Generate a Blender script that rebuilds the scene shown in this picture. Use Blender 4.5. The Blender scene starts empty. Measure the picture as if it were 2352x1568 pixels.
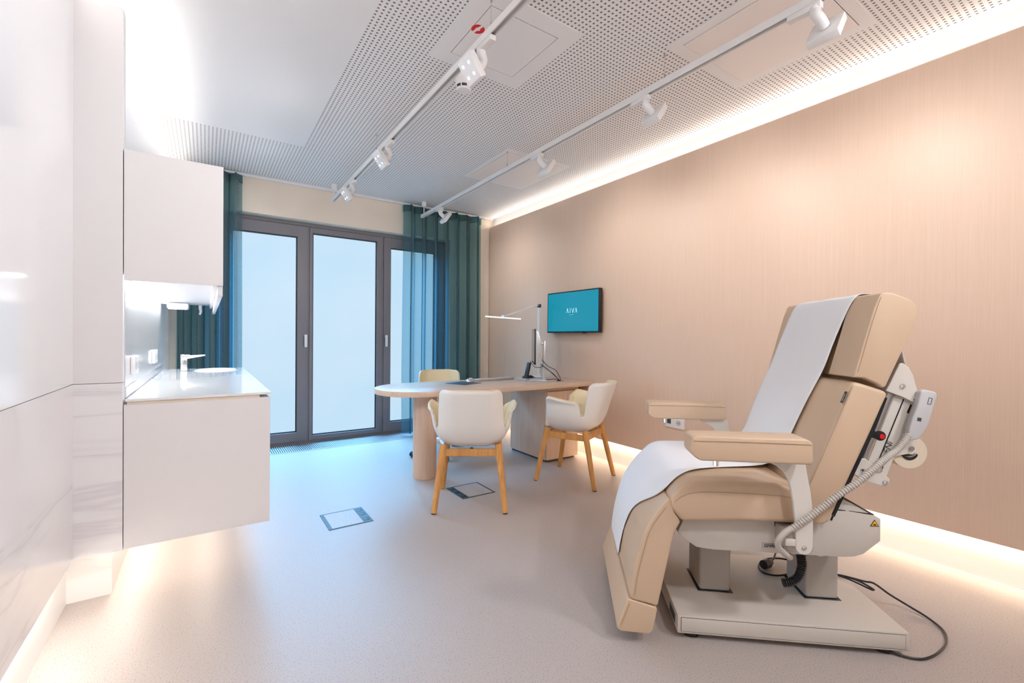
import bpy, bmesh, math, random
from math import sin, cos, pi, radians as rad
from mathutils import Vector, Matrix
random.seed(7)
C = bpy.context.scene.collection

# ------------------------------------------------------------------ materials
def nt(name):
    m = bpy.data.materials.new(name); m.use_nodes = True
    t = m.node_tree; b = t.nodes['Principled BSDF']
    return m, t, b
def mat(name, col, rough=.5, metal=0, coat=0, emit=None, es=0, spec=None, bump=0, bscale=200):
    m, t, b = nt(name)
    b.inputs['Base Color'].default_value = (*col, 1)
    b.inputs['Roughness'].default_value = rough
    b.inputs['Metallic'].default_value = metal
    b.inputs['Coat Weight'].default_value = coat
    if spec is not None: b.inputs['Specular IOR Level'].default_value = spec
    if emit:
        b.inputs['Emission Color'].default_value = (*emit, 1); b.inputs['Emission Strength'].default_value = es
    # slight procedural variation of the surface
    co = t.nodes.new('ShaderNodeTexCoord'); n = t.nodes.new('ShaderNodeTexNoise'); n.inputs['Scale'].default_value = bscale
    t.links.new(co.outputs['Object'], n.inputs['Vector'])
    if bump:
        bp = t.nodes.new('ShaderNodeBump'); bp.inputs['Strength'].default_value = bump; bp.inputs['Distance'].default_value = .002
        t.links.new(n.outputs['Fac'], bp.inputs['Height']); t.links.new(bp.outputs['Normal'], b.inputs['Normal'])
    else:
        r = t.nodes.new('ShaderNodeMapRange'); r.inputs['To Min'].default_value = max(0, rough-.03); r.inputs['To Max'].default_value = min(1, rough+.03)
        t.links.new(n.outputs['Fac'], r.inputs['Value']); t.links.new(r.outputs['Result'], b.inputs['Roughness'])
    return m
def ramp(t, stops):
    r = t.nodes.new('ShaderNodeValToRGB'); e = r.color_ramp.elements
    while len(e) < len(stops): e.new(.5)
    for k, (p, c) in enumerate(stops): e[k].position = p; e[k].color = (*c, 1)
    return r
def wood(name, ca, cb, scale=(14, 90, 1.1), rough=.45, seams=0):
    m, t, b = nt(name)
    co = t.nodes.new('ShaderNodeTexCoord')
    mp = t.nodes.new('ShaderNodeMapping'); mp.inputs['Scale'].default_value = scale
    t.links.new(co.outputs['Object'], mp.inputs['Vector'])
    n = t.nodes.new('ShaderNodeTexNoise'); n.inputs['Scale'].default_value = 1.6; n.inputs['Detail'].default_value = 5
    n.inputs['Roughness'].default_value = .6
    t.links.new(mp.outputs['Vector'], n.inputs['Vector'])
    mp2 = t.nodes.new('ShaderNodeMapping'); mp2.inputs['Scale'].default_value = tuple(s*.22 for s in scale)
    t.links.new(co.outputs['Object'], mp2.inputs['Vector'])
    n2 = t.nodes.new('ShaderNodeTexNoise'); n2.inputs['Scale'].default_value = 1.5; n2.inputs['Detail'].default_value = 3
    t.links.new(mp2.outputs['Vector'], n2.inputs['Vector'])
    a = t.nodes.new('ShaderNodeMath'); a.operation = 'MULTIPLY_ADD'; a.inputs[1].default_value = .35
    t.links.new(n2.outputs['Fac'], a.inputs[0])
    h = t.nodes.new('ShaderNodeMath'); h.operation = 'MULTIPLY'; h.inputs[1].default_value = .65
    t.links.new(n.outputs['Fac'], h.inputs[0]); t.links.new(h.outputs[0], a.inputs[2])
    r = ramp(t, [(.36, cb), (.62, ca)])
    t.links.new(a.outputs[0], r.inputs['Fac'])
    t.links.new(r.outputs['Color'], b.inputs['Base Color'])
    b.inputs['Roughness'].default_value = rough
    bp = t.nodes.new('ShaderNodeBump'); bp.inputs['Strength'].default_value = .15; bp.inputs['Distance'].default_value = .001
    t.links.new(n.outputs['Fac'], bp.inputs['Height']); t.links.new(bp.outputs['Normal'], b.inputs['Normal'])
    return m
def math_(t, op, a, b=None, c=None):
    n = t.nodes.new('ShaderNodeMath'); n.operation = op
    for k, v in enumerate((a, b, c)):
        if v is None: continue
        if isinstance(v, (int, float)): n.inputs[k].default_value = v
        else: t.links.new(v, n.inputs[k])
    return n.outputs[0]

M = {}
M['paint'] = mat('white_paint', (.83, .82, .81), .6)
M['beige_wall'] = mat('beige_plaster', (.82, .71, .585), .7)
M['laminate'] = mat('warm_white_laminate', (.745, .725, .725), .38)
M['gloss'] = mat('gloss_white_panel', (.83, .835, .85), .14, coat=.15)
M['white_metal'] = mat('white_powder_coat', (.80, .79, .78), .35)
M['frame'] = mat('grey_window_frame', (.20, .185, .20), .4)
M['gap'] = mat('dark_gap', (.02, .02, .025), .6)
M['black'] = mat('black_plastic', (.012, .012, .014), .4)
M['darkgrey'] = mat('dark_grey_plastic', (.045, .05, .058), .45)
M['chrome'] = mat('chrome', (.85, .85, .86), .12, metal=1)
M['steel'] = mat('brushed_steel', (.55, .54, .53), .3, metal=1)
M['leather'] = mat('beige_leatherette', (.61, .45, .31), .42, bump=.12, bscale=900)
M['stitch'] = mat('beige_seam_stitching', (.46, .325, .22), .6)
M['chairmetal'] = mat('cream_grey_powder_coat', (.60, .555, .50), .42)
M['chairwhite'] = mat('off_white_powder_coat', (.72, .68, .62), .4)
M['column'] = mat('warm_grey_column', (.44, .40, .36), .4)
M['paper'] = mat('white_paper', (.84, .845, .87), .85)
M['shell'] = mat('white_shell', (.80, .77, .73), .4)
M['cream'] = mat('cream_fabric', (.80, .67, .44), .8, bump=.2, bscale=700)
M['red'] = mat('red_plastic', (.75, .01, .015), .35)
M['yellow'] = mat('warning_yellow', (.95, .50, .02), .5)
M['tvteal'] = mat('teal_screen', (.0, .03, .045), .25, emit=(.0, .32, .46), es=.2)
M['tvtext'] = mat('white_logo', (.5, .8, .85), .5, emit=(.65, .92, .96), es=.25)
M['led'] = mat('led_dot', (1, 1, 1), .4, emit=(1, .98, .95), es=4)
M['ledstrip'] = mat('led_strip', (1, 1, 1), .4, emit=(.97, .99, 1), es=3.2)
M['lampled'] = mat('lamp_led_bar', (.9, .9, .9), .4, emit=(1, .97, .93), es=.2)
M['greyplastic'] = mat('light_grey_plastic', (.56, .56, .57), .4)
M['silver'] = mat('silver_plastic', (.62, .62, .64), .3, metal=.4)
M['cordgrey'] = mat('grey_cord', (.52, .48, .44), .45)
M['grille'] = mat('anodised_grille', (.72, .74, .76), .3, metal=.5)
M['rollcream'] = mat('cream_paper_roll', (.74, .64, .50), .8)
M['flap'] = mat('blue_grey_flap', (.035, .06, .085), .45)
M['hatch'] = mat('hatch_panel', (.84, .79, .77), .5)
M['leg'] = wood('orange_oak', (.66, .335, .10), (.50, .22, .055), scale=(30, 30, 3), rough=.35)
M['oak'] = wood('light_oak_veneer', (.755, .575, .445), (.675, .49, .365), scale=(14, 900, 3.2), rough=.42)
M['desk'] = wood('desk_oak', (.74, .555, .43), (.63, .45, .335), scale=(3, 50, 50), rough=.33)
M['deskv'] = wood('desk_oak_vertical', (.70, .51, .385), (.60, .415, .30), scale=(60, 60, 2), rough=.4)

# marble : procedural
def marble():
    m, t, b = nt('white_marble')
    co = t.nodes.new('ShaderNodeTexCoord'); mp = t.nodes.new('ShaderNodeMapping'); mp.inputs['Scale'].default_value = (.7, .35, 3.0)
    t.links.new(co.outputs['Object'], mp.inputs['Vector'])
    n = t.nodes.new('ShaderNodeTexNoise'); n.inputs['Scale'].default_value = 1.15; n.inputs['Detail'].default_value = 8; n.inputs['Distortion'].default_value = .35
    t.links.new(mp.outputs['Vector'], n.inputs['Vector'])
    d = math_(t, 'ABSOLUTE', math_(t, 'SUBTRACT', n.outputs['Fac'], .5))
    r = ramp(t, [(.0, (.69, .665, .69)), (.014, (.765, .755, .765)), (.05, (.80, .79, .795))])
    t.links.new(d, r.inputs['Fac']); t.links.new(r.outputs['Color'], b.inputs['Base Color'])
    b.inputs['Roughness'].default_value = .1; b.inputs['Coat Weight'].default_value = .3
    return m
M['marble'] = marble()
def floor_mat():
    m, t, b = nt('speckled_vinyl')
    co = t.nodes.new('ShaderNodeTexCoord')
    n = t.nodes.new('ShaderNodeTexNoise'); n.inputs['Scale'].default_value = 220; n.inputs['Detail'].default_value = 2
    t.links.new(co.outputs['Object'], n.inputs['Vector'])
    r = ramp(t, [(.31, (.23, .185, .175)), (.39, (.44, .388, .362)), (.60, (.46, .408, .382)), (.72, (.515, .465, .44))])
    t.links.new(n.outputs['Fac'], r.inputs['Fac']); t.links.new(r.outputs['Color'], b.inputs['Base Color'])
    b.inputs['Roughness'].default_value = .44; b.inputs['Specular IOR Level'].default_value = .5
    return m
M['floor'] = floor_mat()
def ceil_mat():
    m, t, b = nt('perforated_ceiling')
    co = t.nodes.new('ShaderNodeTexCoord'); sp = t.nodes.new('ShaderNodeSeparateXYZ')
    t.links.new(co.outputs['Object'], sp.inputs[0]); x, y = sp.outputs['X'], sp.outputs['Y']
    p = .0255
    def hole(c):
        f = math_(t, 'FRACT', math_(t, 'MULTIPLY', c, 1/p)); d = math_(t, 'ABSOLUTE', math_(t, 'SUBTRACT', f, .5))
        return math_(t, 'LESS_THAN', d, .205)
    def rng(c, a, b_): return math_(t, 'MULTIPLY', math_(t, 'GREATER_THAN', c, a), math_(t, 'LESS_THAN', c, b_))
    h = math_(t, 'MULTIPLY', hole(x), hole(y))
    z1 = math_(t, 'MULTIPLY', rng(x, .6630, 3.068), rng(y, -1.5, 5.055))
    z2 = math_(t, 'MULTIPLY', rng(x, -.45, .67), rng(y, 4.08, 5.055))
    z = math_(t, 'MAXIMUM', z1, z2)
    f = math_(t, 'MULTIPLY', h, z)
    mx = t.nodes.new('ShaderNodeMix'); mx.data_type = 'RGBA'
    mx.inputs['A'].default_value = (.84, .83, .83, 1); mx.inputs['B'].default_value = (.22, .17, .15, 1)
    t.links.new(f, mx.inputs['Factor']); t.links.new(mx.outputs['Result'], b.inputs['Base Color'])
    b.inputs['Roughness'].default_value = .75
    return m
M['ceil'] = ceil_mat()
def curtain_mat():
    m, t, b = nt('teal_sheer'); out = t.nodes['Material Output']
    co = t.nodes.new('ShaderNodeTexCoord'); mp = t.nodes.new('ShaderNodeMapping'); mp.inputs['Scale'].default_value = (60, 60, 350)
    t.links.new(co.outputs['Object'], mp.inputs['Vector'])
    n = t.nodes.new('ShaderNodeTexNoise'); n.inputs['Scale'].default_value = 1; t.links.new(mp.outputs['Vector'], n.inputs['Vector'])
    r = ramp(t, [(.3, (.075, .082, .074)), (.7, (.125, .130, .118))]); t.links.new(n.outputs['Fac'], r.inputs['Fac'])
    d = t.nodes.new('ShaderNodeBsdfDiffuse'); t.links.new(r.outputs['Color'], d.inputs['Color'])
    tl = t.nodes.new('ShaderNodeBsdfTranslucent'); tl.inputs['Color'].default_value = (.025, .12, .16, 1)
    a = t.nodes.new('ShaderNodeAddShader'); t.links.new(d.outputs[0], a.inputs[0]); t.links.new(tl.outputs[0], a.inputs[1])
    tr = t.nodes.new('ShaderNodeBsdfTransparent'); tr.inputs['Color'].default_value = (.56, .80, .87, 1)
    mx = t.nodes.new('ShaderNodeMixShader')
    lw = t.nodes.new('ShaderNodeLayerWeight'); lw.inputs['Blend'].default_value = .45
    t.links.new(math_(t, 'MULTIPLY_ADD', lw.outputs['Facing'], -.60, .66), mx.inputs['Fac'])
    t.links.new(a.outputs[0], mx.inputs[1]); t.links.new(tr.outputs[0], mx.inputs[2]); t.links.new(mx.outputs[0], out.inputs['Surface'])
    return m
M['curtain'] = curtain_mat()
def pane_mat():
    m, t, b = nt('frosted_pane'); out = t.nodes['Material Output']
    co = t.nodes.new('ShaderNodeTexCoord'); n = t.nodes.new('ShaderNodeTexNoise'); n.inputs['Scale'].default_value = .8
    t.links.new(co.outputs['Object'], n.inputs['Vector'])
    r = ramp(t, [(.3, (.53, .74, .90)), (.7, (.66, .80, .92))]); t.links.new(n.outputs['Fac'], r.inputs['Fac'])
    e = t.nodes.new('ShaderNodeEmission'); e.inputs['Strength'].default_value = PANE; t.links.new(r.outputs['Color'], e.inputs['Color'])
    g = t.nodes.new('ShaderNodeBsdfGlossy'); g.inputs['Roughness'].default_value = .35; g.inputs['Color'].default_value = (.03, .03, .03, 1)
    a = t.nodes.new('ShaderNodeAddShader'); t.links.new(e.outputs[0], a.inputs[0]); t.links.new(g.outputs[0], a.inputs[1])
    tr = t.nodes.new('ShaderNodeBsdfTransparent'); tr.inputs['Color'].default_value = (.9, .96, 1, 1)
    mx = t.nodes.new('ShaderNodeMixShader'); mx.inputs['Fac'].default_value = .35
    t.links.new(a.outputs[0], mx.inputs[1]); t.links.new(tr.outputs[0], mx.inputs[2]); t.links.new(mx.outputs[0], out.inputs['Surface'])
    return m
PANE = .265
M['pane'] = pane_mat()

# ------------------------------------------------------------------ helpers
def BM(): return bmesh.new()
def box(bm, x0, x1, y0, y1, z0, z1):
    vs = [bm.verts.new(p) for p in ((x0,y0,z0),(x1,y0,z0),(x1,y1,z0),(x0,y1,z0),(x0,y0,z1),(x1,y0,z1),(x1,y1,z1),(x0,y1,z1))]
    for f in ((0,3,2,1),(4,5,6,7),(0,1,5,4),(1,2,6,5),(2,3,7,6),(3,0,4,7)): bm.faces.new([vs[i] for i in f])
    return vs
def prism(bm, pts, a0, a1, axis='y'):
    """polygon pts=(p,q) extruded along axis; y: (x,z)  z: (x,y)  x: (y,z)"""
    def P(p, q, a): return {'y': (p, a, q), 'z': (p, q, a), 'x': (a, p, q)}[axis]
    A = [bm.verts.new(P(p, q, a0)) for p, q in pts]; B = [bm.verts.new(P(p, q, a1)) for p, q in pts]
    bm.faces.new(A); bm.faces.new(list(reversed(B)))
    n = len(pts)
    for i in range(n): bm.faces.new((A[i], B[i], B[(i+1) % n], A[(i+1) % n]))
    return A + B
def bevel(bm, w, seg=2, ang=25):
    bmesh.ops.recalc_face_normals(bm, faces=bm.faces)
    es = [e for e in bm.edges if len(e.link_faces) == 2 and e.calc_face_angle(0) > rad(ang)]
    bmesh.ops.bevel(bm, geom=es, offset=w, offset_type='OFFSET', segments=seg, profile=.5, affect='EDGES', clamp_overlap=True)
def cyl(bm, p0, p1, r0, r1=None, n=20, caps=True):
    p0, p1 = Vector(p0), Vector(p1); r1 = r0 if r1 is None else r1
    d = (p1-p0).normalized(); a = d.orthogonal().normalized(); b = d.cross(a)
    A = [bm.verts.new(p0+(a*cos(2*pi*k/n)+b*sin(2*pi*k/n))*r0) for k in range(n)]
    B = [bm.verts.new(p1+(a*cos(2*pi*k/n)+b*sin(2*pi*k/n))*r1) for k in range(n)]
    for k in range(n): bm.faces.new((A[k], A[(k+1) % n], B[(k+1) % n], B[k]))
    if caps: bm.faces.new(list(reversed(A))); bm.faces.new(B)
def smoothpath(pts, per=8):
    P = [Vector(p) for p in pts]; out = []
    for i in range(len(P)-1):
        a, b, c, d = P[max(i-1, 0)], P[i], P[i+1], P[min(i+2, len(P)-1)]
        for k in range(per):
            t = k/per
            out.append(.5*((2*b)+(c-a)*t+(2*a-5*b+4*c-d)*t*t+(3*b-a-3*c+d)*t**3))
    out.append(P[-1]); return out
def tube(bm, path, r, n=10, rf=None):
    path = [Vector(p) for p in path]; prev = None; rings = []
    up = None
    for i, p in enumerate(path):
        d = (path[min(i+1, len(path)-1)]-path[max(i-1, 0)]).normalized()
        if up is None: up = d.orthogonal().normalized()
        up = (up-d*up.dot(d)).normalized(); b = d.cross(up)
        rr = rf(i) if rf else r
        ring = [bm.verts.new(p+(up*cos(2*pi*k/n)+b*sin(2*pi*k/n))*rr) for k in range(n)]
        if prev:
            for k in range(n): bm.faces.new((prev[k], prev[(k+1) % n], ring[(k+1) % n], ring[k]))
        rings.append(ring); prev = ring
    bm.faces.new(list(reversed(rings[0]))); bm.faces.new(rings[-1])
def lathe(bm, prof, n=32, c=(0, 0), ax=1, ay=1):
    rings = []
    for r, z in prof:
        if r < 1e-6: rings.append([bm.verts.new((c[0], c[1], z))])
        else: rings.append([bm.verts.new((c[0]+r*ax*cos(2*pi*k/n), c[1]+r*ay*sin(2*pi*k/n), z)) for k in range(n)])
    for A, B in zip(rings, rings[1:]):
        for k in range(n):
            q = [A[k % len(A)], A[(k+1) % len(A)], B[(k+1) % len(B)], B[k % len(B)]]
            u = []
            for v in q:
                if v not in u: u.append(v)
            if len(u) > 2: bm.faces.new(u)
def obj(name, bm, m, parent=None, smooth=True, ang=35, recalc=True):
    if recalc: bmesh.ops.recalc_face_normals(bm, faces=bm.faces)
    me = bpy.data.meshes.new(name); bm.to_mesh(me); bm.free()
    me.materials.append(m)
    if smooth:
        me.polygons.foreach_set('use_smooth', [True]*len(me.polygons)); me.set_sharp_from_angle(angle=rad(ang))
    o = bpy.data.objects.new(name, me); C.objects.link(o)
    if parent: o.parent = parent
    return o
def bobj(name, m, parent, *b, bev=0, seg=2):
    bm = BM(); box(bm, *b)
    if bev: bevel(bm, bev, seg)
    return obj(name, bm, m, parent)
def tag(o, label, cat, group=None):
    o['label'] = label; o['category'] = cat
    if group: o['group'] = group
    return o
def thing(name, label, cat, loc=(0, 0, 0), rz=0, group=None):
    o = bpy.data.objects.new(name, None); C.objects.link(o); o.empty_display_size = .05
    o.location = loc; o.rotation_euler = (0, 0, rz)
    return tag(o, label, cat, group)
def struct(o):
    o['kind'] = 'structure'; return o
def dup(root, loc=None, rz=None, label=None, parent=None):
    r = root.copy(); C.objects.link(r)
    if parent: r.parent = parent
    if loc is not None: r.location = loc
    if rz is not None: r.rotation_euler = (0, 0, rz)
    if label: r['label'] = label
    for ch in list(root.children): dup(ch, parent=r)
    return r
def text_obj(name, s, size, m, parent, mtx, extrude=.0004, shear=0, bold=False):
    cu = bpy.data.curves.new('t', 'FONT'); cu.body = s; cu.size = size; cu.extrude = extrude; cu.align_x = 'CENTER'; cu.align_y = 'CENTER'; cu.shear = shear
    if bold: cu.offset = size*.02
    t = bpy.data.objects.new('t', cu); C.objects.link(t)
    bpy.context.view_layer.update()
    me = bpy.data.meshes.new_from_object(t.evaluated_get(bpy.context.evaluated_depsgraph_get()))
    bpy.data.objects.remove(t); me.materials.clear(); me.materials.append(m); me.transform(mtx); me.name = name
    o = bpy.data.objects.new(name, me); C.objects.link(o); o.parent = parent
    return o
def frame3(origin, ex, ey):
    ex = Vector(ex).normalized(); ey = Vector(ey); ey = (ey-ex*ey.dot(ex)).normalized(); ez = ex.cross(ey)
    m = Matrix((ex, ey, ez)).transposed().to_4x4(); m.translation = Vector(origin); return m

# ------------------------------------------------------------------ room shell
CZ = 2.72; XR = 3.145; YB = 5.11; YF = -1.6; XL = -.75
struct(bobj('floor', M['floor'], None, XL-.1, XR+.1, YF-.1, 5.6, -.12, 0))
bm = BM(); box(bm, XL-.1, XR+.1, YF-.1, 5.6, CZ, CZ+.12)
struct(obj('ceiling', bm, M['ceil']))
struct(bobj('wall_right', M['paint'], None, XR, XR+.1, YF-.1, 5.6, 0, CZ))
struct(bobj('wall_front', M['paint'], None, XL-.1, XR, YF-.1, YF, 0, CZ))
# left wall: outer wall, lower core behind the claddings
bm = BM()
box(bm, XL-.1, XL, YF, 5.6, 0, CZ)
box(bm, XL, -.491, YF, 2.64, 0, 2.36)
box(bm, XL, -.344, 2.64, YB, 0, 2.36)
struct(obj('wall_left', bm, M['paint']))
bm = BM()
wx0, wx1 = .07, 2.53
box(bm, XL, wx0, YB, 5.6, 0, CZ); box(bm, wx1, XR, YB, 5.6, 0, CZ); box(bm, wx0, wx1, YB, 5.6, 2.362, CZ)
struct(obj('wall_back', bm, M['beige_wall']))
struct(bobj('trim_1', M['paint'], None, XL+.02, XR-.01, 5.075, YB-.002, 2.698, CZ-.001))
# ---- windows
YW = 5.235
def ringframe(bm, x0, x1, z0, z1, w, y0, y1, wb=None):
    wb = wb or w
    box(bm, x0, x0+w, y0, y1, z0, z1); box(bm, x1-w, x1, y0, y1, z0, z1)
    box(bm, x0+w, x1-w, y0, y1, z1-w, z1); box(bm, x0+w, x1-w, y0, y1, z0, z0+wb)
bm = BM(); ringframe(bm, wx0, wx1, 0, 2.36, .035, YW, YW+.09, .03)
box(bm, .896, .915, YW, YW+.09, .03, 2.325); box(bm, 1.700, 1.722, YW, YW+.09, .03, 2.325)
struct(obj('trim_2', bm, M['frame'], smooth=False))
def window(name, x0, x1, z0, z1, px0, px1, pz0, pz1, handle=None):
    root = bpy.data.objects.new(name, None); C.objects.link(root); struct(root)
    root.location = (x0, YW, z0)
    T = Matrix.Translation((-x0, -YW, -z0))
    def add(n, bm, m, par=root, **k):
        bm.transform(T); return obj(n, bm, m, par, **k)
    bm = BM(); y0, y1 = YW-.012, YW+.05
    box(bm, x0, px0, y0, y1, z0, z1); box(bm, px1, x1, y0, y1, z0, z1)
    box(bm, px0, px1, y0, y1, pz1, z1); box(bm, px0, px1, y0, y1, z0, pz0)
    add('window_frame', bm, M['frame'], smooth=False)
    bm = BM(); box(bm, px0, px1, YW+.028, YW+.034, pz0, pz1); add('pane', bm, M['pane'])
    bm = BM(); ringframe(bm, px0, px1, pz0, pz1, .012, YW+.016, YW+.027); add('glazing_seal', bm, M['darkgrey'], smooth=False)
    if handle:
        hx, hz = handle
        bm = BM(); box(bm, hx-.017, hx+.017, y0-.010, y0, hz-.035, hz+.035); bevel(bm, .003)
        add('handle_rosette', bm, M['frame'])
        bm = BM(); box(bm, hx-.014, hx+.014, y0-.045, y0-.032, hz-.085, hz+.05); box(bm, hx-.012, hx+.012, y0-.035, y0-.008, hz+.022, hz+.048); bevel(bm, .004)
        add('handle', bm, M['white_metal'])
    return root
window('window_1', .108, .894, .034, 2.318, .205, .798, .128, 2.205, (.876, 1.118))
window('window_2', .917, 1.698, .034, 2.318, .947, 1.645, .078, 2.262)
window('window_3', 1.724, 2.49, .034, 2.318, 1.805, 2.373, .140, 2.205, (1.747, 1.122))
# ---- floor grille
g = thing('floor_grille', 'long slatted metal convector grille set in the floor below the windows', 'grille', (1.3, 5.05, 0))
bm = BM(); x = -1.18
while x < 1.22:
    box(bm, x, x+.0095, -.155, .168, .0005, .004); x += .019
obj('slat_panel', bm, M['grille'], g, smooth=False)
bm = BM(); box(bm, -1.2, 1.235, -.168, -.155, .0002, .0045); obj('edge_rail', bm, M['grille'], g)
bm = BM(); box(bm, -1.2, 1.235, -.16, .17, .0001, .0004); obj('duct', bm, M['gap'], g)

# ---- wall claddings
pl = thing('wall_panel', 'light oak veneer panelling covering the whole right wall, floating between glowing strips', 'wall panel', (3.09, 1.7, .197))
bm = BM(); box(bm, 0, .022, -3.3, 3.385, 0, 2.4); obj('veneer', bm, M['oak'], pl)
bm = BM(); box(bm, .022, .052, -3.3, 3.37, .06, .075); box(bm, .022, .052, -3.3, 3.37, 2.30, 2.32); obj('batten', bm, M['gap'], pl)
p2 = thing('wall_panel', 'tall glossy white wall panel with veined marble base at the left edge', 'wall panel', (-.46, .4, .272))
bm = BM(); box(bm, -.03, .032, -2.0, 2.0, .684, 2.195); obj('upper_panel', bm, M['gloss'], p2)
bm = BM(); box(bm, -.03, .032, -2.0, 2.0, 0, .682); obj('marble_panel', bm, M['marble'], p2)
p3 = thing('wall_panel', 'narrow matt corner panel with marble base beside the floating cabinet', 'wall panel', (-.36, 2.42, .272))
bm = BM(); box(bm, -.068, .0797, -.02, .02, .684, 2.195); obj('upper_panel', bm, M['laminate'], p3)
mm = M['marble'].copy(); M['marble2'] = mm
for q in mm.node_tree.nodes:
    if q.type == 'MAPPING': q.inputs['Scale'].default_value = (.3, .2, 3.8)
    if q.type == 'VALTORGB': q.color_ramp.elements[1].position = .014; q.color_ramp.elements[2].position = .04
mm.node_tree.nodes['Principled BSDF'].inputs['Roughness'].default_value = .35; mm.node_tree.nodes['Principled BSDF'].inputs['Coat Weight'].default_value = 0
bm = BM(); box(bm, -.068, .0797, -.02, .02, 0, .682); obj('marble_panel', bm, M['marble2'], p3)
p4 = thing('wall_panel', 'glossy white splashback panel behind the sink counter and wall cabinet', 'wall panel', (-.31, 3.75, .272))
bm = BM(); box(bm, -.033, .032, -1.305, 1.35, 0, 2.215); obj('gloss_panel', bm, M['gloss'], p4)
bm = BM(); box(bm, .0325, .036, -1.303, .62, .615, .66); obj('marble_upstand', bm, M['marble'], p4)

# ---- kitchen block
wc = thing('wall_cabinet', 'white handleless wall cabinet mounted above the sink counter', 'cabinet', (-.2772, 2.403, 1.372))
bm = BM(); box(bm, 0, .318, .0, 2.12, .025, .53); box(bm, 0, .318, 0, .02, 0, .53); box(bm, .30, .318, .02, 2.12, -.0, .03)
obj('body', bm, M['laminate'], wc)
for k in range(3):
    bm = BM(); box(bm, .319, .338, .003+k*.707, .704+k*.707, -.045, .529); bevel(bm, .0015, 1); obj('door', bm, M['laminate'], wc)
bm = BM(); box(bm, -.0, .339, -.004, -.0003, .0, .53); obj('end_panel', bm, M['laminate'], wc)
lb = thing('under_cabinet_light', 'bright white light bar glowing under the wall cabinet', 'light bar', (-.262, 2.44, 1.388))
bobj('diffuser', M['ledstrip'], lb, -.012, .03, 0, 1.75, -.006, .007)
dp = thing('towel_dispenser', 'white dispenser box mounted under the far end of the wall cabinet', 'dispenser', (-.18, 4.30, 1.395))
bobj('housing', M['white_metal'], dp, -.065, .068, -.08, .10, -.045, -.001, bev=.012, seg=3)
bobj('cover_flap', M['gloss'], dp, -.055, .06, -.084, -.08, -.052, -.030, bev=.001)
hk = thing('wall_hook', 'small curved white hook hanging under the far end of the wall cabinet', 'hook', (-.04, 4.42, 1.395))
bm = BM(); tube(bm, smoothpath([(0, 0, -.002), (.0, 0, -.03), (.003, 0, -.055), (-.004, -.006, -.078)]), .009, 10, rf=lambda i: .012-.0002*i); obj('hook_body', bm, M['white_metal'], hk)

bc = thing('base_cabinet', 'white floating base cabinet under the marble sink counter', 'cabinet', (-.2772, 2.403, .275))
bm = BM(); box(bm, .0, .508, .0, 1.97, 0, .588); obj('body', bm, M['laminate'], bc)
for k in range(3):
    bm = BM(); box(bm, .5085, .527, .003+k*.657, .654+k*.657, 0, .587); bevel(bm, .0015, 1); obj('drawer', bm, M['laminate'], bc)
bm = BM(); box(bm, .0, .528, -.004, -.0003, 0, .588); obj('end_panel', bm, M['laminate'], bc)
bm = BM(); box(bm, .01, .485, .004, 1.96, .588, .6005); obj('shadow_gap', bm, M['beige_wall'], bc)
# countertop with an oval cut-out for the basin
ct = thing('countertop', 'thin polished marble counter slab on the floating base cabinet', 'countertop', (-.272, 2.398, .876))
bm = BM(); W, L = .527, 1.975; bx, by, ba, bb = .335, 1.72, .135, .21
angs = sorted(set([2*pi*k/64 for k in range(64)] + [math.atan2(y-by, x-bx) % (2*pi) for x in (0, W) for y in (0, L)]))
top = []
for a in angs:
    c, s = cos(a), sin(a)
    ts = [((W-bx)/c if c > 0 else -bx/c) if abs(c) > 1e-9 else 1e9, ((L-by)/s if s > 0 else -by/s) if abs(s) > 1e-9 else 1e9]
    t = min(ts); e = 1/math.sqrt((c/ba)**2+(s/bb)**2)
    top.append(((bx+c*t, by+s*t), (bx+c*e, by+s*e)))
R = [[bm.verts.new((*p[0], 0)), bm.verts.new((*p[0], .010)), bm.verts.new((*p[1], .010)), bm.verts.new((*p[1], 0))] for p in top]
for i in range(len(R)):
    A, B = R[i], R[(i+1) % len(R)]
    for k in range(4): bm.faces.new((A[k], A[(k+1) % 4], B[(k+1) % 4], B[k]))
obj('slab', bm, M['marble'], ct)
sk = thing('sink_basin', 'white oval basin set into the far end of the marble counter', 'sink', (-.272+bx, 2.398+by, .886))
bm = BM(); lathe(bm, [(1.03, .0005), (1.03, .004), (.985, .004), (.97, -.01), (.93, -.012), (.8, -.0135), (0, -.0138)], 48, ax=ba, ay=bb); obj('bowl', bm, M['gloss'], sk)
fc = thing('faucet', 'square chrome mixer tap standing beside the oval basin', 'faucet', (-.135, 4.1, .886))
bobj('body', M['chrome'], fc, -.020, .020, -.022, .022, 0, .098, bev=.004)
bm = BM(); prism(bm, [(-.021, .098), (.022, .090), (.115, .108), (.130, .110), (.130, .122), (.02, .116), (-.021, .112)], -.018, .018); bevel(bm, .003); obj('spout', bm, M['chrome'], fc)
bobj('lever', M['chrome'], fc, -.022, .035, -.014, .014, .114, .122, bev=.003)
for k, (y0, y1, lab) in enumerate(((2.60, 2.74, 'white socket box on the splashback nearest the corner panel'), (3.55, 3.74, 'white socket box on the splashback further from the corner panel'))):
    so = thing('wall_socket', lab, 'socket', (-.278, (y0+y1)/2, .972))
    w = (y1-y0)/2
    bobj('plate', M['white_metal'], so, .0005, .016, -w, w, 0, .082, bev=.003)
    for q in (-.5, .5):
        bm = BM(); cyl(bm, (.0155, q*w, .041), (.0175, q*w, .041), .019, n=24); obj('outlet', bm, M['greyplastic'], so)

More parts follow.
